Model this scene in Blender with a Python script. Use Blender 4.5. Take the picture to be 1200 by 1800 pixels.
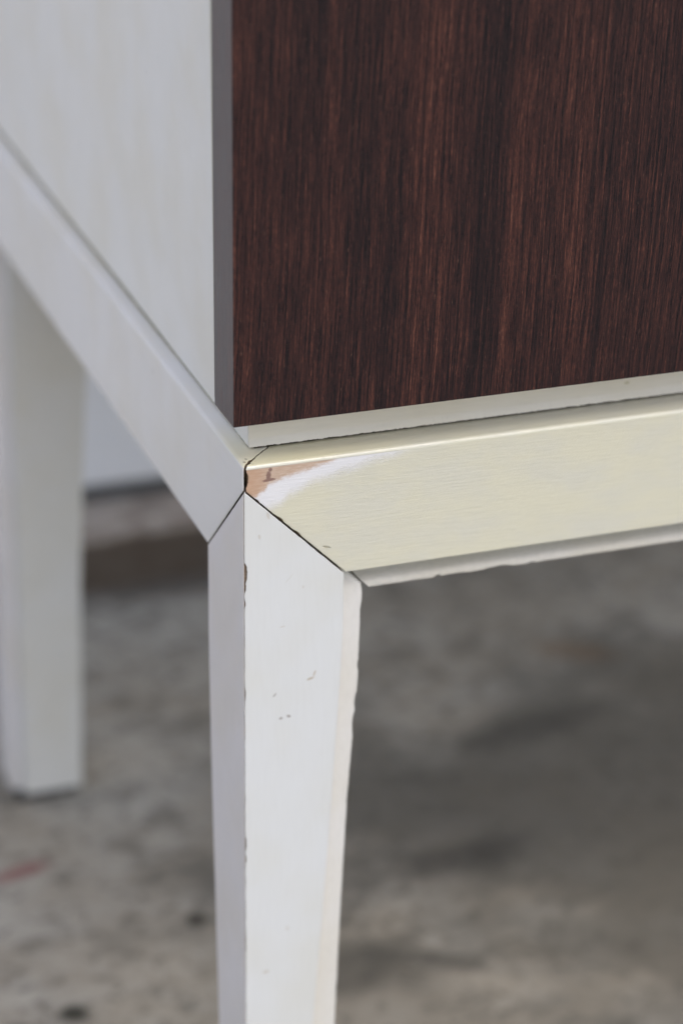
import bpy, bmesh, math, random
from mathutils import Vector, Matrix, noise

for o in list(bpy.data.objects):
    bpy.data.objects.remove(o)
scene = bpy.context.scene
C = scene.collection
MM = 0.001

# ------------------------------------------------------------------ camera
cam_d = bpy.data.cameras.new('camera')
cam = bpy.data.objects.new('camera', cam_d)
C.objects.link(cam)
RT = Vector((0.9424013244, -0.3342192117, 0.0133139876))
DN = Vector((-0.1305241014, -0.4041058217, -0.9053518343))
FW = Vector((0.3079662956, 0.8514669714, -0.4244535238))
rot = Matrix((RT, -DN, -FW)).transposed()
cam.matrix_world = Matrix.Translation(Vector((-0.18069338, -0.57418281, 0.27616581))) @ rot.to_4x4()
cam_d.sensor_fit = 'VERTICAL'
cam_d.sensor_height = 36.0
cam_d.lens = 90.0
cam_d.clip_start = 0.02
cam_d.clip_end = 500.0
cam_d.dof.use_dof = True
cam_d.dof.focus_distance = 0.660
cam_d.dof.aperture_fstop = 7.0
cam_d.dof.aperture_blades = 8
scene.camera = cam

# ------------------------------------------------------------------ light
SUN_EL, SUN_AZ = math.radians(51), math.radians(163)      # azimuth clockwise from +Y
world = bpy.data.worlds.new('World')
scene.world = world
world.use_nodes = True
wn = world.node_tree
wn.nodes.clear()
sky = wn.nodes.new('ShaderNodeTexSky')
sky.sky_type = 'NISHITA'
sky.sun_disc = False
sky.sun_elevation = SUN_EL
sky.sun_rotation = SUN_AZ
sky.air_density = 1.0
sky.dust_density = 2.5
sky.ozone_density = 1.0
bg = wn.nodes.new('ShaderNodeBackground')
bg.inputs['Strength'].default_value = 0.15
wo = wn.nodes.new('ShaderNodeOutputWorld')
wn.links.new(sky.outputs[0], bg.inputs[0])
wn.links.new(bg.outputs[0], wo.inputs[0])

sd = bpy.data.lights.new('sun', 'SUN')
sd.energy = 0.52
sd.angle = math.radians(12)
sd.color = (1.0, 0.975, 0.95)
sun = bpy.data.objects.new('sun', sd)
C.objects.link(sun)
sdir = Vector((math.sin(SUN_AZ) * math.cos(SUN_EL), math.cos(SUN_AZ) * math.cos(SUN_EL), math.sin(SUN_EL)))
sun.rotation_euler = sdir.to_track_quat('Z', 'Y').to_euler()
sun.location = sdir * 3

scene.view_settings.view_transform = 'Standard'
scene.view_settings.look = 'None'
scene.view_settings.exposure = 0.56
scene.view_settings.gamma = 1.0
scene.view_settings.use_curve_mapping = False

# ------------------------------------------------------------------ node helpers
class NT:
    def __init__(self, name, rough=0.5, spec=0.5):
        self.m = bpy.data.materials.new(name)
        self.m.use_nodes = True
        self.t = self.m.node_tree
        self.b = self.t.nodes['Principled BSDF']
        self.b.inputs['Roughness'].default_value = rough
        self.b.inputs['Specular IOR Level'].default_value = spec
        tc = self.t.nodes.new('ShaderNodeTexCoord')
        sc = self.t.nodes.new('ShaderNodeVectorMath')
        sc.operation = 'SCALE'
        sc.inputs['Scale'].default_value = 1000.0          # object space in millimetres
        self.t.links.new(tc.outputs['Object'], sc.inputs[0])
        self.co = sc.outputs[0]
        sp = self.t.nodes.new('ShaderNodeSeparateXYZ')
        self.t.links.new(self.co, sp.inputs[0])
        self.x, self.y, self.z = sp.outputs

    def put(self, sock, v):
        if hasattr(v, 'is_output'):
            self.t.links.new(v, sock)
        else:
            sock.default_value = v

    def math(self, op, a, b=0.0, c=0.0, clamp=False):
        n = self.t.nodes.new('ShaderNodeMath')
        n.operation = op
        n.use_clamp = clamp
        self.put(n.inputs[0], a)
        self.put(n.inputs[1], b)
        self.put(n.inputs[2], c)
        return n.outputs[0]

    def vec(self, x, y, z):
        n = self.t.nodes.new('ShaderNodeCombineXYZ')
        self.put(n.inputs[0], x); self.put(n.inputs[1], y); self.put(n.inputs[2], z)
        return n.outputs[0]

    def noise(self, scale=(1, 1, 1), detail=4, rough=0.5, dist=0.0, off=(0, 0, 0), vec=None):
        mp = self.t.nodes.new('ShaderNodeMapping')
        mp.inputs['Scale'].default_value = scale
        mp.inputs['Location'].default_value = off
        self.t.links.new(vec if vec is not None else self.co, mp.inputs[0])
        n = self.t.nodes.new('ShaderNodeTexNoise')
        n.inputs['Scale'].default_value = 1.0
        n.inputs['Detail'].default_value = detail
        n.inputs['Roughness'].default_value = rough
        n.inputs['Distortion'].default_value = dist
        self.t.links.new(mp.outputs[0], n.inputs['Vector'])
        return n.outputs['Fac']

    def smooth(self, v, lo, hi, a=0.0, b=1.0):
        n = self.t.nodes.new('ShaderNodeMapRange')
        n.interpolation_type = 'SMOOTHSTEP'
        self.put(n.inputs['Value'], v)
        n.inputs['From Min'].default_value = lo
        n.inputs['From Max'].default_value = hi
        n.inputs['To Min'].default_value = a
        n.inputs['To Max'].default_value = b
        return n.outputs[0]

    def ramp(self, v, stops, interp='LINEAR'):
        n = self.t.nodes.new('ShaderNodeValToRGB')
        n.color_ramp.interpolation = interp
        e = n.color_ramp.elements
        while len(e) < len(stops):
            e.new(0.5)
        for k, (p, c) in enumerate(stops):
            e[k].position = p
            e[k].color = tuple(c) + (1,) if len(c) == 3 else c
        self.put(n.inputs[0], v)
        return n.outputs[0]

    def mix(self, f, a, b, mode='MIX'):
        n = self.t.nodes.new('ShaderNodeMix')
        n.data_type = 'RGBA'
        n.blend_type = mode
        self.put(n.inputs[0], f)
        self.put(n.inputs[6], a if hasattr(a, 'is_output') else tuple(a) + (1,))
        self.put(n.inputs[7], b if hasattr(b, 'is_output') else tuple(b) + (1,))
        return n.outputs[2]

    def spot(self, u, v, cu, cv, ru, rv, ang=0.0, soft=0.5, wob=None):
        du = self.math('SUBTRACT', u, cu)
        dv = self.math('SUBTRACT', v, cv)
        ca, sa = math.cos(ang), math.sin(ang)
        a = self.math('ADD', self.math('MULTIPLY', du, ca / ru), self.math('MULTIPLY', dv, sa / ru))
        b = self.math('ADD', self.math('MULTIPLY', du, -sa / rv), self.math('MULTIPLY', dv, ca / rv))
        d = self.math('SQRT', self.math('ADD', self.math('MULTIPLY', a, a), self.math('MULTIPLY', b, b)))
        if wob is not None:
            d = self.math('ADD', d, wob)
        return self.smooth(d, 1 - soft, 1 + soft, 1.0, 0.0)

    def fmax(self, *vs):
        r = vs[0]
        for v in vs[1:]:
            r = self.math('MAXIMUM', r, v)
        return r

    def coat(self, w, r):
        self.b.inputs['Coat Weight'].default_value = w
        self.b.inputs['Coat Roughness'].default_value = r

    def color(self, c):
        self.put(self.b.inputs['Base Color'], c if hasattr(c, 'is_output') else tuple(c) + (1,))

    def rough(self, v):
        self.put(self.b.inputs['Roughness'], v)

    def bump(self, h, dist_mm, strength=1.0):
        n = self.t.nodes.new('ShaderNodeBump')
        n.inputs['Strength'].default_value = strength
        n.inputs['Distance'].default_value = dist_mm * MM
        self.put(n.inputs['Height'], h)
        self.t.links.new(n.outputs[0], self.b.inputs['Normal'])

def paint(name, base, rough=0.38, grain=(0.12, 0.12, 0.9), marks=(), amount=0.05, plane='xz', bump=0.02, fleck=True, aged_corner=False):
    """Old brushed paint: faint brush relief, a little yellowing and dirt, a few named marks."""
    n = NT(name, rough)
    big = n.noise((0.03, 0.03, 0.03), 3)
    col = n.mix(n.smooth(big, 0.35, 0.7), base, [c * k for c, k in zip(base, (0.97, 0.955, 0.91))])
    br = n.noise(grain, 4, 0.6)
    col = n.mix(n.math('MULTIPLY', n.smooth(br, 0.35, 0.75), amount), col, (0.3, 0.29, 0.25))
    u, v = (n.x, n.z) if plane == 'xz' else (n.y, n.z)
    if fleck:
        fl = n.noise((0.9, 0.9, 0.9), 2, 0.5, off=(3, 7, 1))
        col = n.mix(n.smooth(fl, 0.76, 0.80, 0, 0.35), col, (0.34, 0.29, 0.22))
    wob = n.math('MULTIPLY', n.math('SUBTRACT', n.noise((2, 2, 2), 2), 0.5), 0.9)
    for (cu, cv, ru, rv, ang, c, op) in marks:
        s = n.spot(u, v, cu, cv, ru, rv, ang, 0.35, wob)
        col = n.mix(n.math('MULTIPLY', s, op * .8), col, c)
    if aged_corner:      # the ledge of the side rail has yellowed beside the open joint
        ag = n.math('MULTIPLY', n.smooth(n.z, 5.7, 6.4), n.smooth(n.math('ADD', n.y, n.x), 8, 34, .8, 0))
        col = n.mix(ag, col, (0.78, 0.71, 0.47))
        fk = n.fmax(n.spot(n.x, n.y, 1.1, 2.6, .35, .6, .2, .35, wob), n.spot(n.x, n.y, 2.0, 4.2, .3, .5, .3, .35, wob))
        col = n.mix(n.math('MULTIPLY', n.math('MULTIPLY', fk, n.smooth(n.z, 5.6, 6.1)), .7), col, (0.22, 0.18, 0.12))
    n.color(col)
    fine = n.noise((1.3, 1.3, 1.3), 3, 0.6)
    n.rough(n.smooth(n.noise((0.08, 0.08, 0.08), 4), 0.3, 0.7, rough - 0.05, rough + 0.1))
    n.bump(n.math('ADD', n.math('MULTIPLY', br, 1.0), n.math('MULTIPLY', fine, 0.5)), bump)
    return n.m

BROWN = (0.12, 0.075, 0.045)
TAN = (0.36, 0.27, 0.16)
WHITE = (0.70, 0.70, 0.685)

m_side = paint('side_paint', (0.77, 0.745, 0.71), 0.42, (0.05, 0.05, 0.5), plane='yz',
               marks=[(86, 0, .9, .35, .6, BROWN, .35)], amount=0.02, fleck=False, aged_corner=True)
m_panel = paint('panel_paint', (0.78, 0.76, 0.715), 0.45, (0.25, 0.25, 0.06), plane='yz',
                marks=[(66, 118, .35, .8, 0, BROWN, .4), (103, 83, .3, .5, 0, BROWN, .35)], amount=0.012, fleck=False)
m_ledge = paint('base_strip_paint', (0.80, 0.74, 0.63), 0.45, (0.08, 0.5, 0.8), amount=0.08,
                marks=[(113, 12, .8, .5, 0, (0.35, 0.30, 0.08), .5)])
m_legfront = paint('leg_front_paint', (0.635, 0.645, 0.635), 0.42, (0.9, 0.9, 0.09), amount=0.04, marks=[
    (10.4, -69.5, .55, .4, .2, BROWN, .65), (12.6, -69.2, .6, .42, -.5, BROWN, .75),
    (8.6, -62.0, .7, .25, .9, BROWN, .6), (18.8, -58.6, 1.1, .35, .25, TAN, .8), (19.9, -57.2, .28, .9, -.35, TAN, .7),
    (10.8, -41.5, .7, .15, .1, TAN, .5), (12.5, -27.5, .16, 1.7, -.75, (0.5, 0.48, 0.42), .5),
    (6.2, -151.5, .9, .45, .2, TAN, .5), (6.7, -8.2, .4, 1.0, .2, TAN, .4), (4.3, -14, .35, .7, .2, TAN, .35),
    (12.5, -138, .5, .8, .2, TAN, .25), (16.5, -30.5, .3, .45, 0, TAN, .3)], fleck=False)
m_legside = paint('leg_side_paint', (0.735, 0.70, 0.685), 0.42, (0.5, 0.5, 0.09), amount=0.03, plane='yz', fleck=False)
m_lip = paint('lip_paint', (0.56, 0.535, 0.48), 0.55, (0.6, 0.6, 0.6), amount=0.16, bump=0.12)

m_leglip = paint('leg_core_paint', (0.665, 0.65, 0.615), 0.5, (0.6, 0.6, 0.3), amount=0.08, bump=0.08)

def raw_wood(c1=(0.035, 0.022, 0.012), c2=(0.16, 0.11, 0.065)):
    n = NT('bare_wood', 0.8, 0.2)
    a = n.noise((0.6, 0.6, 2.5), 4, 0.6)
    n.color(n.ramp(a, [(0.3, c1), (0.7, c2)]))
    n.bump(a, 0.3)
    return n.m
m_raw = raw_wood()
m_rawl = raw_wood((0.14, 0.10, 0.07), (0.34, 0.26, 0.19))

def grime():
    n = NT('grime_line', 0.9, 0.1)
    a = n.noise((0.5, 0.5, 0.5), 4, 0.6)
    n.color(n.ramp(a, [(0.3, (0.24, 0.22, 0.14)), (0.7, (0.42, 0.39, 0.28))]))
    return n.m
m_grime = grime()

def rail_paint():
    """Front rail: yellowed hand-brushed paint; at the corner sanded through to primer and bare wood."""
    n = NT('yellowed_rail_paint', 0.40)
    strokes = n.noise((0.10, 1, 1.9), 5, 0.65, 0.3)
    strokes2 = n.noise((0.3, 1, 4.5), 3, 0.6, 0.4, off=(9, 0, 4))
    big = n.noise((0.045, 0.05, 0.09), 3, 0.55, off=(2, 1, 5))
    col = n.mix(n.smooth(big, 0.35, 0.68), (0.635, 0.608, 0.465), (0.605, 0.588, 0.485))
    col = n.mix(n.smooth(strokes, 0.42, 0.75, 0, 0.35), col, (0.53, 0.515, 0.40))
    col = n.mix(n.smooth(strokes2, 0.6, 0.8, 0, 0.3), col, (0.70, 0.69, 0.57))
    dent = n.spot(n.x, n.z, 23.0, -19.8, 1.0, .28, -.35, .4)
    col = n.mix(n.math('MULTIPLY', dent, .45), col, (0.36, 0.33, 0.20))
    # wear depth measured down from the top arris, as a function of x
    xs = n.math('DIVIDE', n.x, 60.0, clamp=True)
    g = lambda v: (v, v, v)
    s = n.math('SUBTRACT', 5.8, n.z)
    sand = n.noise((0.55, 0.55, 1.6), 5, 0.7, 0.6, off=(5, 2, 8))
    sandf = n.noise((1.6, 3.5, 5.0), 4, 0.8, off=(1, 2, 3))
    jit = n.math('ADD', n.math('MULTIPLY', n.math('SUBTRACT', sand, 0.5), 3.4), n.math('MULTIPLY', n.math('SUBTRACT', sandf, 0.5), 4.2))
    d1 = n.math('MULTIPLY', n.ramp(xs, [(0.0, g(.40)), (0.05, g(.42)), (0.09, g(.35)), (0.12, g(.25)), (0.2, g(.18)), (0.28, g(.13)), (0.37, g(.07)), (0.45, g(0.0))], 'EASE'), 20.0)
    d2 = n.math('MULTIPLY', n.ramp(xs, [(0.0, g(.80)), (0.08, g(.74)), (0.16, g(.66)), (0.22, g(.50)), (0.34, g(.33)), (0.48, g(.22)), (0.62, g(.11)), (0.85, g(0.0))], 'EASE'), 20.0)
    d2 = n.math('MULTIPLY', d2, 0.85)
    face = n.math('MULTIPLY', n.smooth(n.math('ABSOLUTE', n.y), 0.9, 1.6, 1.0, 0.0), n.smooth(n.z, 5.35, 5.75, 1.0, 0.0))
    gate1 = n.smooth(n.x, 24.0, 27.0, 1.0, 0.0)
    gate2 = n.smooth(n.x, 40.0, 50.0, 1.0, 0.0)
    white = n.math('MULTIPLY', n.math('MULTIPLY', n.smooth(n.math('SUBTRACT', n.math('ADD', d2, jit), s), -2.2, 2.2), gate2), face)
    bare = n.math('MULTIPLY', n.math('MULTIPLY', n.smooth(n.math('SUBTRACT', n.math('ADD', d1, n.math('MULTIPLY', jit, .8)), s), -0.8, 1.1), gate1), face)
    col = n.mix(n.math('MULTIPLY', white, .85), col, (0.72, 0.715, 0.74))
    wood = n.ramp(n.noise((0.35, 1, 2.2), 4, 0.6), [(0.3, (0.44, 0.29, 0.19)), (0.7, (0.56, 0.43, 0.33))])
    wood = n.mix(n.smooth(n.x, 2, 9, 0.55, 0.0), wood, (0.46, 0.25, 0.13))
    col = n.mix(n.math('MULTIPLY', bare, .95), col, wood)
    # small dark smudge in the bare wood
    w = n.math('MULTIPLY', n.math('SUBTRACT', n.noise((1.4, 1.4, 1.4), 2), 0.5), 1.0)
    mk = n.fmax(n.spot(n.x, n.z, 6.9, 2.0, 1.7, .42, .06, .35, w), n.spot(n.x, n.z, 6.8, 3.35, .62, 1.25, -.1, .35, w),
                n.spot(n.x, n.z, 7.3, 4.9, .5, .55, 0, .35, w))
    col = n.mix(n.math('MULTIPLY', mk, .78), col, (0.15, 0.07, 0.06))
    fk = n.fmax(n.spot(n.x, n.y, 2.9, 1.0, .5, .25, .6, .3, w), n.spot(n.x, n.y, 3.9, 2.2, .35, .2, .2, .3, w))
    col = n.mix(n.math('MULTIPLY', n.math('MULTIPLY', fk, n.smooth(n.z, 5.6, 6.0)), .7), col, (0.2, 0.17, 0.12))
    # yellower, thicker coat on the ledge near the corner
    ledge = n.math('MULTIPLY', n.smooth(n.z, 6.0, 6.7), n.smooth(n.x, 8, 60, .75, 0))
    col = n.mix(ledge, col, (0.78, 0.71, 0.45))
    n.color(col)
    n.rough(n.mix(n.fmax(white, bare), (0.30,) * 3, (0.6,) * 3))
    n.put(n.b.inputs['Coat Weight'], n.math('MULTIPLY', n.math('SUBTRACT', 1.0, n.fmax(white, bare)), 1.0))
    n.b.inputs['Coat Roughness'].default_value = .13
    h = n.math('ADD', strokes, n.math('MULTIPLY', strokes2, 0.5))
    h = n.math('SUBTRACT', h, n.math('MULTIPLY', n.fmax(white, bare), 0.8))
    h = n.math('SUBTRACT', h, n.math('MULTIPLY', dent, 3.0))
    n.bump(h, 0.13)
    return n.m
m_rail = rail_paint()

def rosewood(name, lighten=1.0, rough=0.27):
    n = NT(name, rough, 0.30)
    # gentle drift of the grain
    dr = n.math('MULTIPLY', n.math('SUBTRACT', n.noise((0.006, 0.02, 0.006), 2, 0.5), 0.5), 9.0)
    lean = n.math('MULTIPLY', n.z, -0.035)
    x2 = n.math('ADD', n.math('ADD', n.x, n.math('MULTIPLY', n.y, 1.0)), n.math('ADD', dr, lean))
    v = n.vec(x2, 0.0, n.z)
    bands = n.noise((0.11, 1, 0.002), 3, 0.5, off=(4.7, 0, 0), vec=v)
    mid = n.noise((0.95, 1, 0.011), 4, 0.7, off=(1, 0, 3), vec=v)
    fine = n.noise((1.9, 1, 0.065), 4, 0.75, off=(8, 0, 1), vec=v)
    ultra = n.noise((3.4, 1, 0.55), 3, 0.8, off=(2, 0, 1), vec=v)
    s = n.math('ADD', n.math('MULTIPLY', bands, 0.52), n.math('MULTIPLY', mid, 0.72))
    s = n.math('ADD', s, n.math('MULTIPLY', fine, 1.15))
    s = n.math('ADD', s, n.math('MULTIPLY', ultra, 0.80))
    s = n.math('DIVIDE', s, 3.185)
    L = lighten
    col = n.ramp(s, [(0.40, (0.004, 0.0035, 0.005)), (0.46, (0.011, 0.0062, 0.0075)), (0.51, (0.032, 0.0125, 0.0115)),
                     (0.56, (0.076, 0.0265, 0.0190)), (0.62, (0.18, 0.074, 0.049))])
    # dark growth lines
    ln = n.noise((1.1, 1, 0.006), 2, 0.4, off=(12, 0, 5), vec=v)
    ln = n.smooth(n.math('ABSOLUTE', n.math('SUBTRACT', ln, 0.5)), 0.0, 0.035, 0.6, 0.0)
    col = n.mix(ln, col, (0.006, 0.004, 0.006))
    # short pale pores
    po = n.noise((4.5, 1, 0.45), 2, 0.5, off=(3, 0, 9), vec=v)
    col = n.mix(n.smooth(po, 0.66, 0.76, 0, 0.75), col, (0.19 * L, 0.10 * L, 0.07 * L))
    pd = n.noise((5.5, 1, 0.25), 2, 0.5, off=(7, 0, 2), vec=v)
    col = n.mix(n.smooth(pd, 0.64, 0.74, 0, 0.6), col, (0.008, 0.006, 0.007))
    n.color(col)
    n.rough(n.smooth(fine, 0.3, 0.7, rough - .02, rough + .10))
    n.bump(n.math('ADD', fine, n.math('MULTIPLY', pd, -0.8)), 0.03)
    return n.m
m_door = rosewood('rosewood_veneer')

def concrete(name, c1, c2, c3, floor=False):
    n = NT(name, 0.75, 0.35)
    a = n.noise((0.014, 0.018, 0.02), 5, 0.62, 0.4)
    b = n.noise((0.040, 0.052, 0.06), 5, 0.62, 0.4, off=(3, 1, 2))
    g = n.noise((0.5, 0.5, 0.5), 4, 0.6)
    col = n.mix(n.smooth(a, 0.38, 0.64), c1, c2)
    col = n.mix(n.smooth(b, 0.50, 0.66, 0, 0.75), col, c3)
    c = n.noise((0.030, 0.040, 0.05), 4, 0.6, 0.3, off=(30, 12, 2))
    col = n.mix(n.smooth(c, 0.56, 0.70, 0, 0.5), col, [k * 1.2 for k in c2])
    f2 = n.noise((0.11, 0.13, 0.1), 4, 0.7, 0.3, off=(13, 2, 2))
    col = n.mix(n.smooth(f2, 0.50, 0.66, 0, 0.75), col, [k * 0.8 for k in c3])
    col = n.mix(n.smooth(g, 0.35, 0.7, 0, 0.25), col, [k * 0.55 for k in c1])
    if floor:
        shade_wob = n.math('SUBTRACT', n.noise((.012, .014, .02), 4, .6, off=(8, 8, 0)), .5)
        st = n.fmax(n.spot(n.x, n.y, 225, 215, 160, 125, .2, .45, n.math('MULTIPLY', shade_wob, 2.6)), n.math('MULTIPLY', n.spot(n.x, n.y, 60, 120, 120, 60, 0, .45, n.math('MULTIPLY', shade_wob, 2.2)), .45))
        col = n.mix(n.math('MULTIPLY', st, .74), col, (0.105, 0.098, 0.08))  # soft shade under the cabinet, painted into the floor colour
        col = n.mix(n.smooth(n.math('ADD', n.y, n.math('MULTIPLY', shade_wob, 40.0)), 468, 486, 0, .75), col, (0.10, 0.08, 0.06))  # brown shadow along the ledge foot, painted into the floor colour
        w = n.math('MULTIPLY', n.math('SUBTRACT', n.noise((.06, .06, .06), 3), .5), .9)
        for (cx, cy, rx, ry, ang, cc, op) in (
                (-9.2, 263.4, 13, 4, 0.28, (0.2, 0.02, 0.03), 0.62),
                (-11.6, 167.9, 5.5, 5.5, 0, (0.02, 0.02, 0.012), 0.92),
                (46.8, 210.2, 4, 4.5, 0, (0.035, 0.03, 0.022), 0.85),
                (272.8, 362.9, 20, 8, -0.5, (0.16, 0.085, 0.03), 0.5),
                (231.7, 307.7, 40, 11, 0.2, (0.05, 0.047, 0.04), 0.55),
                (161.9, 220.9, 30, 11, 0.1, (0.045, 0.042, 0.038), 0.55),
                (96.9, 161.2, 22, 14, 0.3, (0.05, 0.047, 0.04), 0.55),
                (128.2, 154.5, 14, 5, -0.6, (0.05, 0.047, 0.04), 0.55),
                ):
            col = n.mix(n.math('MULTIPLY', n.spot(n.x, n.y, cx, cy, rx, ry, ang, .5, w), op), col, cc)
    else:
        col = n.mix(n.smooth(n.noise((.03, .05, .08), 4, .7, .5, off=(4, 4, 4)), .45, .62, 0, .7), col, (0.25, 0.19, 0.145))
        darkening = n.math('MULTIPLY', n.smooth(n.math('ADD', n.z, n.math('MULTIPLY', a, 6.0)), -251.5, -248.0, 1, 0), n.smooth(n.y, 493, 499, 1, 0))
        col = n.mix(n.math('MULTIPLY', darkening, .92), col, (0.085, 0.062, 0.045))  # lower part of the front riser is coloured darker
    n.color(col)
    n.bump(n.math('ADD', g, b), 0.6)
    return n.m
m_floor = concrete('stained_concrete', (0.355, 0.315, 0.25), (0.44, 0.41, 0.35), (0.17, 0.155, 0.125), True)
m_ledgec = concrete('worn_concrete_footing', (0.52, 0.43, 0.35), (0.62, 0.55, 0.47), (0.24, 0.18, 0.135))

def wallpaint():
    n = NT('white_wall_paint', 0.6, 0.3)
    a = n.noise((0.01, 0.01, 0.02), 4)
    n.color(n.mix(n.smooth(a, 0.35, 0.65), (0.88, 0.875, 0.89), (0.83, 0.825, 0.84)))
    n.bump(n.noise((0.2, 0.2, 0.2), 3), 0.4)
    return n.m
m_wall = wallpaint()
nn = NT('gap_shade', 0.8, 0.2); nn.color((0.10, 0.105, 0.11)); m_gap_shade = nn.m
nn = NT('glide_shadow_dark', 0.8, 0.2); nn.color((0.045, 0.042, 0.04)); m_foot = nn.m
nn = NT('cream_edging', 0.5); nn.color((0.55, 0.52, 0.42)); m_cream = nn.m

# ------------------------------------------------------------------ mesh helpers
def link(name, bm, mats, parent=None, smooth_ang=None):
    bmesh.ops.recalc_face_normals(bm, faces=bm.faces)
    if smooth_ang is not None:
        for f in bm.faces:
            f.smooth = True
        for e in bm.edges:
            if len(e.link_faces) == 2 and e.calc_face_angle(0) > math.radians(smooth_ang):
                e.smooth = False
    me = bpy.data.meshes.new(name)
    bm.to_mesh(me)
    bm.free()
    for m in mats:
        me.materials.append(m)
    o = bpy.data.objects.new(name, me)
    C.objects.link(o)
    if parent:
        o.parent = parent
    if smooth_ang is not None:
        wnm = o.modifiers.new('weighted', 'WEIGHTED_NORMAL')
        wnm.keep_sharp = True
        wnm.weight = 100
    return o

FRONT = lambda u, v, d: (u, d, v)
SIDE = lambda u, v, d: (d, u, v)

def plate(name, edges, thick, fmap, mats, parent=None, seed=0, back_jit=0.0, steps=5):
    """A board whose face lies in (u, v) at depth 0.  edges: list of dicts with p (start point), r (arris radius),
    j (roughness of the edge), st (step), raw (dark side), sh (mitre shear of the side per unit depth)."""
    n = len(edges)
    V = []
    for i, e in enumerate(edges):
        p = Vector(e['p']); q = Vector(edges[(i + 1) % n]['p'])
        d = (q - p); L = d.length; d.normalize()
        nin = Vector((-d.y, d.x))            # points run counter-clockwise: inside is on the left
        prv = edges[i - 1]
        pd = (p - Vector(prv['p'])).normalized(); pn = Vector((-pd.y, pd.x))
        r1, r2 = prv.get('r', .3), e.get('r', .3)
        det = pn.x * nin.y - pn.y * nin.x
        if abs(det) > 0.08:
            off = Vector(((r1 * nin.y - r2 * pn.y) / det, (pn.x * r2 - nin.x * r1) / det))
        else:
            off = nin * r2
        sh = Vector(e.get('sh', (0, 0))); ps = Vector(prv.get('sh', (0, 0)))
        V.append((p, off, max(r1, r2) if abs(r1 - r2) < 1 else min(r1, r2), sh + ps if (sh.length == 0 or ps.length == 0) else sh, e.get('raw', 0)))
        st = e.get('st', 40.0); k = max(1, int(round(L / st))); j = e.get('j', 0.0)
        ch = e.get('chips', ())
        for a in range(1, k):
            t = a / k
            pt = p + (q - p) * t
            amp = 0.0
            if j:
                amp = j * (noise.noise(Vector((L * t * 0.35, seed * 7.3, i))) + 0.7 * noise.noise(Vector((L * t * 1.3, seed * 3.1, i + 9))))
                amp *= min(1, 4 * t, 4 * (1 - t))
            for (c0, wd, dp) in ch:
                s = abs(L * t - c0) / wd
                if s < 1:
                    amp += dp * (1 - s ** 3) * (0.8 + 0.5 * noise.noise(Vector((L * t * 2.2, 5, seed))))
            pt = pt + nin * amp
            V.append((pt, nin * r2, r2, sh, e.get('raw', 0)))
    bm = bmesh.new()
    rings = []
    for s in range(steps + 1):
        th = s / steps * math.pi / 2
        ring = []
        for (p, off, r, sh, raw) in V:
            q = p + off * (1 - math.sin(th))
            d = r * (1 - math.cos(th))
            q = q + sh * d
            ring.append(bm.verts.new(Vector(fmap(q.x, q.y, d)) * MM))
        rings.append(ring)
    ring = []
    for k, (p, off, r, sh, raw) in enumerate(V):
        q = p + sh * thick
        ring.append(bm.verts.new(Vector(fmap(q.x, q.y, thick + back_jit * noise.noise(Vector((k * .7, seed, 0))))) * MM))
    rings.append(ring)
    m = len(V)
    bm.faces.new(rings[0])
    for s in range(len(rings) - 1):
        for k in range(m):
            f = bm.faces.new((rings[s][k], rings[s][(k + 1) % m], rings[s + 1][(k + 1) % m], rings[s + 1][k]))
            if s == len(rings) - 2 and V[k][4]:
                f.material_index = 1
    f = bm.faces.new(list(reversed(rings[-1])))
    f.material_index = 0
    return link(name, bm, mats, parent, 50)

def box(name, a, b, mats, parent=None, bev=0.0, seg=2):
    bm = bmesh.new()
    bmesh.ops.create_cube(bm, size=1)
    for v in bm.verts:
        v.co = Vector([(a[i] + b[i]) / 2 + v.co[i] * (b[i] - a[i]) for i in range(3)]) * MM
    if bev:
        bmesh.ops.bevel(bm, geom=list(bm.edges), offset=bev * MM, segments=seg, affect='EDGES', profile=0.5)
    return link(name, bm, mats, parent, 50)

def grid_strip(name, prof, along, fmap, mats, parent=None, ang=50):
    """Sweep a profile [(a, b)] along positions; prof may be a function of the position."""
    bm = bmesh.new()
    rows = []
    for s in along:
        rows.append([bm.verts.new(Vector(fmap(s, *ab)) * MM) for ab in prof(s)])
    k = len(rows[0])
    for i in range(len(rows) - 1):
        for j in range(k):
            bm.faces.new((rows[i][j], rows[i][(j + 1) % k], rows[i + 1][(j + 1) % k], rows[i + 1][j]))
    bm.faces.new(rows[0]); bm.faces.new(list(reversed(rows[-1])))
    return link(name, bm, mats, parent, ang)

def thing(name, label, cat, loc=(0, 0, 0)):
    o = bpy.data.objects.new(name, None)
    o.empty_display_size = 0.05
    C.objects.link(o)
    o.location = loc
    o['label'] = label
    o['category'] = cat
    return o

# ------------------------------------------------------------------ setting
FZ = -278.0
def big_sheet(name, x0, x1, y0, y1, z, mat):
    bm = bmesh.new()
    vs = [bm.verts.new((x0, y0, z)), bm.verts.new((x1, y0, z)), bm.verts.new((x1, y1, z)), bm.verts.new((x0, y1, z))]
    bm.faces.new(vs)
    return link(name, bm, [mat])
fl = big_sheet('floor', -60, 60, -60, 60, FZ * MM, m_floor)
fl['kind'] = 'structure'

LY, LZ = 489.0, -250.0
def ledge_prof(s):
    e = 3.2 * noise.noise(Vector((s * .02, 1, 0))) + 1.6 * noise.noise(Vector((s * .11, 4, 0)))
    t = 3.0 * noise.noise(Vector((s * .03, 7, 0)))
    return [(LY + e, FZ - 5), (LY + 3 + e, FZ + 6), (LY + 1.5 + e, LZ - 4 + t), (LY + 5 + e, LZ + t * .3), (LY + 60, LZ), (LY + 60, FZ - 5)]
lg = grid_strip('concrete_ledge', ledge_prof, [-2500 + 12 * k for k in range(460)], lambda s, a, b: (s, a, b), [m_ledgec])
lg['kind'] = 'structure'

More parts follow.
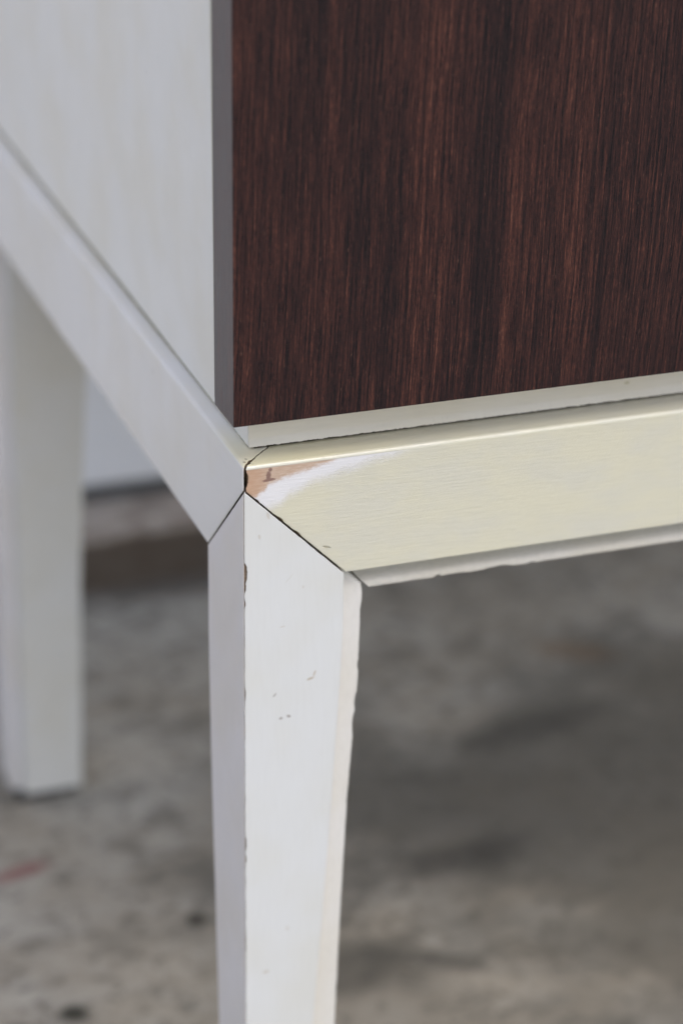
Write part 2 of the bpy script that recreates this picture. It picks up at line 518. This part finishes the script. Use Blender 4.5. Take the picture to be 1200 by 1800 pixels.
wall = thing('wall', 'tall plain white wall standing behind the cabinet on a low concrete footing', 'wall', (0, 0.527, LZ * MM))
w_ = bpy.data.objects
def wall_box(nm, a, b, mat, bev=0.0):
    o = box(nm, a, b, [mat], None, bev)
    o.parent = wall
    o.matrix_parent_inverse = Matrix.Translation((0, -0.527, -LZ * MM))
    return o
wall_box('wall_panel', (-2500, 527, LZ + 8), (3000, 640, 2400), m_wall, 4.0)
wall_box('bottom_gap_shade', (-2500, 531, LZ - 2), (3000, 636, LZ + 10), m_gap_shade)  # dark strip added under the wall, painting the shade of the open gap

# ------------------------------------------------------------------ the cabinet
cab = thing('cabinet', 'white painted cabinet with dark rosewood door, standing on tapered legs on stained concrete', 'cabinet')
W, D = 800.0, 338.0
H = 560.0

# front rail ------------------------------------------------
def sweep_rail(name, prof, u0, u1, fmap, mats, parent, seed, arris=.22, near=12.0):
    """prof: [(d, v, inward_d, inward_v)].  u0/u1(d, v): where the mitred ends lie.  Ends get a small arris and a raw cap."""
    bm = bmesh.new()
    rows = []
    def row(f, ins):
        r = []
        for (d, v, nd, nv) in prof:
            dd, vv = d + nd * ins, v + nv * ins
            r.append(bm.verts.new(Vector(fmap(f(d, v), vv, dd)) * MM))
        rows.append(r)
    row(lambda d, v: u0(d, v), arris)
    row(lambda d, v: u0(d, v) + arris * .3, arris * .3)
    row(lambda d, v: u0(d, v) + arris, 0)
    for t in (.004, .02, .1, .3, .5, .7, .9, .996):
        row(lambda d, v, t=t: (u0(d, v) + arris) * (1 - t) + (u1(d, v) - arris) * t, 0)
    row(lambda d, v: u1(d, v), arris)
    k = len(prof)
    for i in range(len(rows) - 1):
        for j in range(k):
            bm.faces.new((rows[i][j], rows[i][(j + 1) % k], rows[i + 1][(j + 1) % k], rows[i + 1][j]))
    for r in (rows[0], list(reversed(rows[-1]))):
        f = bm.faces.new(r)
        f.material_index = 1
        bmesh.ops.triangulate(bm, faces=[f], ngon_method='EAR_CLIP')
    o = link(name, bm, mats, parent, 42)
    return o

def rail_profile(top, bot, depth, rt, rb, step=.35):
    """Closed profile (depth, height) with rounded front arrises, densely sampled on the front face and on the ledge."""
    P = []
    n = 8
    for k in range(n + 1):                                     # lower arris
        a = math.pi / 2 * k / n
        P.append((rb - rb * math.sin(a), bot + rb - rb * math.cos(a), math.sin(a), math.cos(a)))
    v = bot + rb + step
    while v < top - rt - step * .5:
        P.append((0.0, v, 1, 0)); v += step
    for k in range(n + 1):                                     # upper arris
        a = math.pi / 2 * k / n
        P.append((rt - rt * math.cos(a), top - .3 - rt + rt * math.sin(a), math.cos(a), -math.sin(a)))
    d = rt + step
    while d < 12:
        P.append((d, top - .3 * max(0.0, 1 - (d - rt) / 4.5) ** 2, 0, -1)); d += step
    P.append((depth, top - .2, 0, -1))
    P.append((depth, bot, 0, 1))
    return P

def jn(a, b, c, s1, s2, amp1, amp2):
    return amp1 * noise.noise(Vector((a * s1, b * s1, c))) + amp2 * noise.noise(Vector((a * s2, b * s2, c + 40)))

def end_front(d, v):
    leg = -v * (28.3 / 28.0) + .22 + jn(v, 0, 3, .35, 1.6, .16, .16)
    for c0, wd, dp in ((-9.6, 1.0, .45), (-14.3, .9, .4), (-3.5, .6, .2)):
        q = abs(v - c0) / wd
        if q < 1:
            leg += dp * (1 - q * q)
    if v >= -.4:
        g = (.50 + .85 * math.exp(-((v - 2.8) / 2.4) ** 2)) if d < .9 else max(.36, .66 - (d - .6) * .06)
        rail = d + g + jn(v, d * 1.0, 8, .6, 2.2, .30, .24)
        if 1.0 < d < 2.0:
            rail += .55 * (1 - abs(d - 1.5) / .5)
        return max(leg, rail)
    return leg

def end_side(d, v):
    leg = -v * (33.0 / 30.4) + .22 + jn(v, 0, 13, .35, 1.6, .12, .08)
    if v >= -.4:
        g = .5 if d < .6 else max(.20, .5 - (d - .6) * .08)
        rail = d + g + jn(v, d * 1.0, 21, .6, 2.0, .20, .16)
        if 1.6 < d < 3.2:
            rail += .7 * (1 - abs(d - 2.4) / .8)
        return max(leg, rail)
    return leg

fr = sweep_rail('front_rail', rail_profile(7.0, -28.0, 20.0, 1.3, .3), end_front, lambda d, v: W - max(-v, d if v >= 0 else 0) - .3,
                FRONT, [m_rail, m_raw], cab, 3)

def lip_f(s):
    notch = 0
    for c0, wd, dp in ((57.0, 1.1, .6), (75.5, 3.4, .6), (72, 1.5, .3), (85, 1, .25), (62, 4, .25)):
        q = abs(s - c0) / wd
        if q < 1:
            notch += dp * (1 - q * q)
    zb = -36.5 + .14 * noise.noise(Vector((s * .25, 2, 0))) + .10 * noise.noise(Vector((s * 1.1, 5, 0))) + notch
    return [(8.5, -28.2), (8.5, -31.6), (8.2, -32.3), (7.2, -33.0), (6.0, -33.7), (5.3, -34.6), (5.0, zb + .8), (5.2, zb + .2), (6.0, zb), (20, zb), (20, -28.2)]
xs = [30.0 + .5 * k for k in range(0, 254)] + [157 + 20 * k for k in range(1, 31)]
lip = grid_strip('rail_lip', lip_f, xs, lambda s, a, b: (max(s, -b + .9), a, b), [m_lip], fr, 60)

# left side rail --------------------------------------------
sr = sweep_rail('side_rail', rail_profile(7.0, -30.3, 20.0, 1.2, .4), end_side, lambda d, v: D - max(-v * 33 / 30.4, d if v >= 0 else 0) - .3,
                SIDE, [m_side, m_raw], cab, 5)
box('rail_lip', (5.3, 40, -36.3), (20, D - 40, -30.6), [m_lip], sr, .4)

# remaining rails (behind and far end)
box('back_rail', (22, D - 20, -30), (W - 22, D - .5, 6.6), [m_side], cab, .6)
box('side_rail', (W - 20, 22, -30), (W - .3, D - 22, 6.6), [m_side], cab, .6)
box('corner_block', (2.6, 2.6, -3), (19, 19, 5.2), [m_raw], cab, 0)

# legs -------------------------------------------------------
PROF = [(-28.0, 28.0), (-45, 28.0), (-61.0, 27.4), (-97.0, 25.5), (-134.0, 23.3), (-173.0, 20.7), (FZ + 4.2, 14.6)]
PROFS = [(-30.4, 32.9), (-56.0, 33.0), (-92, 31.8), (-129, 29.6), (-167, 27.2), (FZ + 4.2, 20.6)]
LIPP = [(-35.0, 35.2), (-65.0, 34.7), (-101.0, 32.2), (-139.0, 30.7), (-178.0, 29.4), (FZ + 4.0, 28.5)]

def interp(pr, z):
    for (z0, x0), (z1, x1) in zip(pr, pr[1:]):
        if z1 <= z <= z0:
            t = (z - z0) / (z1 - z0)
            return x0 + (x1 - x0) * t
    return pr[0][1] if z > pr[0][0] else pr[-1][1]

def make_leg(detail=True):
    zs = [-5.5, -27] + [-28 - .5 * k for k in range(0, 16)] + [-36.0 - 1.0 * k for k in range(0, 236)] + [FZ + 4.0] if detail else [-5.5, -27, -33.5, -70, -130, -200, FZ + 1.5]
    bm = bmesh.new()
    rows = []
    for z in zs:
        jx = (.14 * noise.noise(Vector((z * .22, 3, 1))) + .07 * noise.noise(Vector((z * .9, 8, 1)))) if detail else 0
        for c0, wd, dp in ((-39, 3.5, -.35), (-71, 3, .4), (-78, 4, .5), (-60, 2, .3)):
            q = abs(z - c0) / wd
            if q < 1 and detail:
                jx -= dp * (1 - q * q)
        X = interp(LIPP, z) + jx
        if z > -35.4:
            X = 20.5 if z > -28 else min(X, -z + .2)
        Y = interp(PROFS, z) + 4.5
        a = 4.9
        ring = [(a, a), (X - 1.9, a), (X - .9, a + .15), (X - .25, a + .7), (X, a + 1.6), (X, Y), (a, Y)]
        rows.append([bm.verts.new((x * MM, y * MM, z * MM)) for x, y in ring])
    for i in range(len(rows) - 1):
        k = len(rows[i])
        for j in range(k):
            bm.faces.new((rows[i][j], rows[i][(j + 1) % k], rows[i + 1][(j + 1) % k], rows[i + 1][j]))
    bm.faces.new(rows[0]); bm.faces.new(list(reversed(rows[-1])))
    leg = link('leg', bm, [m_leglip], cab, 60)
    # facing boards, mitred along the outer corner
    fe = [dict(p=(0.14, -.55), r=.14, j=.10, st=.7, raw=1, sh=(1, 0),
               chips=((23.5, 3.0, .95), (27.5, 1.8, .5), (32.5, 1.2, .3), (60, 2, .25), (107, 2.5, .35), (112, 1.5, .35), (140, 3, .2)))]
    fe.append(dict(p=(0.14, FZ + 4.2), r=.3))
    pts = list(reversed(PROF))
    for z, x in pts[:-1]:
        fe.append(dict(p=(x, z), r=.45, j=.05, st=2.5))
    fe.append(dict(p=(28.0, -28.35), r=.25, j=.12, st=.6, raw=1))
    plate('front_board', fe, 4.9, FRONT, [m_legfront, m_rawl], leg, seed=11)
    se = [dict(p=(0.12, -.9), r=.14, j=.08, st=.8, raw=1, sh=(1, 0)), dict(p=(0.12, FZ + 4.2), r=.3)]
    for z, y in list(reversed(PROFS))[:-1]:
        se.append(dict(p=(y, z), r=.4, j=.03, st=4))
    se.append(dict(p=(32.7, -30.7), r=.2, j=.08, st=.8, raw=1))
    so = plate('side_board', se, 4.9, SIDE, [m_legside, m_rawl], leg, seed=13)
    box('corner_filler', (.55, .55, FZ + 6), (4.5, 4.5, -4.5), [m_rawl], leg)
    return leg

leg0 = make_leg()
def copy_leg(loc, scl):
    c = leg0.copy(); C.objects.link(c); c.parent = cab
    c.location = loc; c.scale = scl
    for ch in leg0.children:
        d = ch.copy(); C.objects.link(d); d.parent = c
    return c
copy_leg((0, D * MM, 0), (1, -1, 1))
copy_leg((W * MM, 0, 0), (-1, 1, 1))
copy_leg((W * MM, D * MM, 0), (-1, -1, 1))
for sx, sy in ((0, 0), (0, 1), (1, 0), (1, 1)):
    gx = (2.0, 27.0) if not sx else (W - 27.0, W - 2.0)
    gy = (2.0, 24.0) if not sy else (D - 24.0, D - 2.0)
    box('glide_shadow', (gx[0], gy[0], FZ + .1), (gx[1], gy[1], FZ + 4.2), [m_foot], cab, .8)  # glides enlarged and blackened to stand in for the contact shadow

# carcass ----------------------------------------------------
CX, CY = 4.5, 10.0
# left side panel: its foot stands a hair above the ledge, the seam opening towards the back
def side_foot(s):
    t = max(0.0, min(1.0, (s - 20) / 110.0))
    zb = 7.3 + 1.35 * t + .09 * noise.noise(Vector((s * .5, 3, 7))) + .08 * noise.noise(Vector((s * 1.7, 6, 7)))
    return [(CX + .25, zb), (CX, zb + .3), (CX, H - .4), (CX + .4, H), (CX + 17, H), (CX + 17, zb)]
grid_strip('side_panel', side_foot, [CY + .4 + .6 * k for k in range(0, 200)] + [135 + 15 * k for k in range(0, 13)] + [D - 8],
           lambda s, a, b: (a, s, b), [m_panel], cab, 35)
# bottom panel / plinth strip seen under the door, with a bead of paint along its foot
def strip_prof(s):
    zb = 7.44 + .18 * noise.noise(Vector((s * .35, 3, 2))) + .26 * noise.noise(Vector((s * 1.6, 9, 2)))
    if s < 30:
        zb += .04
    yj = .12 * noise.noise(Vector((s * .8, 1, 4)))
    return [(CY - .55 + yj, zb), (CY - .45 + yj, zb + .5), (CY - .1, zb + 1.3), (CY + .12, 9.3), (CY + .2, 9.8), (CY + .2, 24.0), (CY + 30, 24.0), (CY + 30, zb)]
xs2 = [CX + .15 + .4 * k for k in range(0, 340)] + [150 + 25 * k for k in range(0, 26)]
grid_strip('bottom_panel', strip_prof, xs2, lambda s, a, b: (s, a, b), [m_ledge], cab, 60)
box('bottom_board', (CX + 17.2, CY + 30.2, 7.6), (W - 22, D - 12, 24), [m_ledge], cab, .3)
box('side_panel', (W - 22, CY + .3, 7.5), (W - 4.5, D - 8, H), [m_panel], cab, .4)
box('back_panel', (CX + 17.2, D - 12, 7.6), (W - 22.2, D - 7, H - 1), [m_panel], cab, .3)
box('top_panel', (0, CY - 8, H + .2), (W, D, H + 18), [m_panel], cab, .8)
# grime line in the seam between side panel and frame
box('seam_filler', (CX + .3, CY + 1.0, 6.5), (CX + 15, D - 12, 8.9), [m_grime], cab)

nn = NT('seam_shade', 0.95, 0.05); nn.color((0.055, 0.045, 0.03)); m_seam_shade = nn.m
box('seam_shade', (CX + 1.5, CY - .30, 6.6), (W - 24, CY + 1.2, 7.9), [m_seam_shade], cab)  # near-black strip added in the front seam to stand in for its shade

# doors ------------------------------------------------------
def make_door(x0, x1, seed):
    d = plate('door', [
        dict(p=(x0, H - 3), r=.28, j=.03, st=6),
        dict(p=(x0, 21.0), r=.28, j=.05, st=1.2),
        dict(p=(x1, 21.0), r=.25, st=6),
        dict(p=(x1, H - 3), r=.25, st=6),
    ], 16.4, lambda u, v, dd: (u, -7.0 + dd, v), [m_door, m_door], cab, seed=seed)
    return d
d1 = make_door(-4.7, W / 2 - 1.0, 31)
make_door(W / 2 + 1.0, W + 4.7, 33)
# cream backing edge that shows as a thin wedge behind the upper part of the door
def wedge(s):
    t = max(0.0, min(1.0, (s - 45) / 120.0))
    return [(-4.75, 9.45), (-4.75, 9.5 + 2.1 * t), (-2.5, 9.5 + 2.1 * t), (-2.5, 9.45)]
grid_strip('backing_edge', wedge, [23 + 8 * k for k in range(0, 66)], lambda s, a, b: (a, b, s), [m_cream], d1, 60)
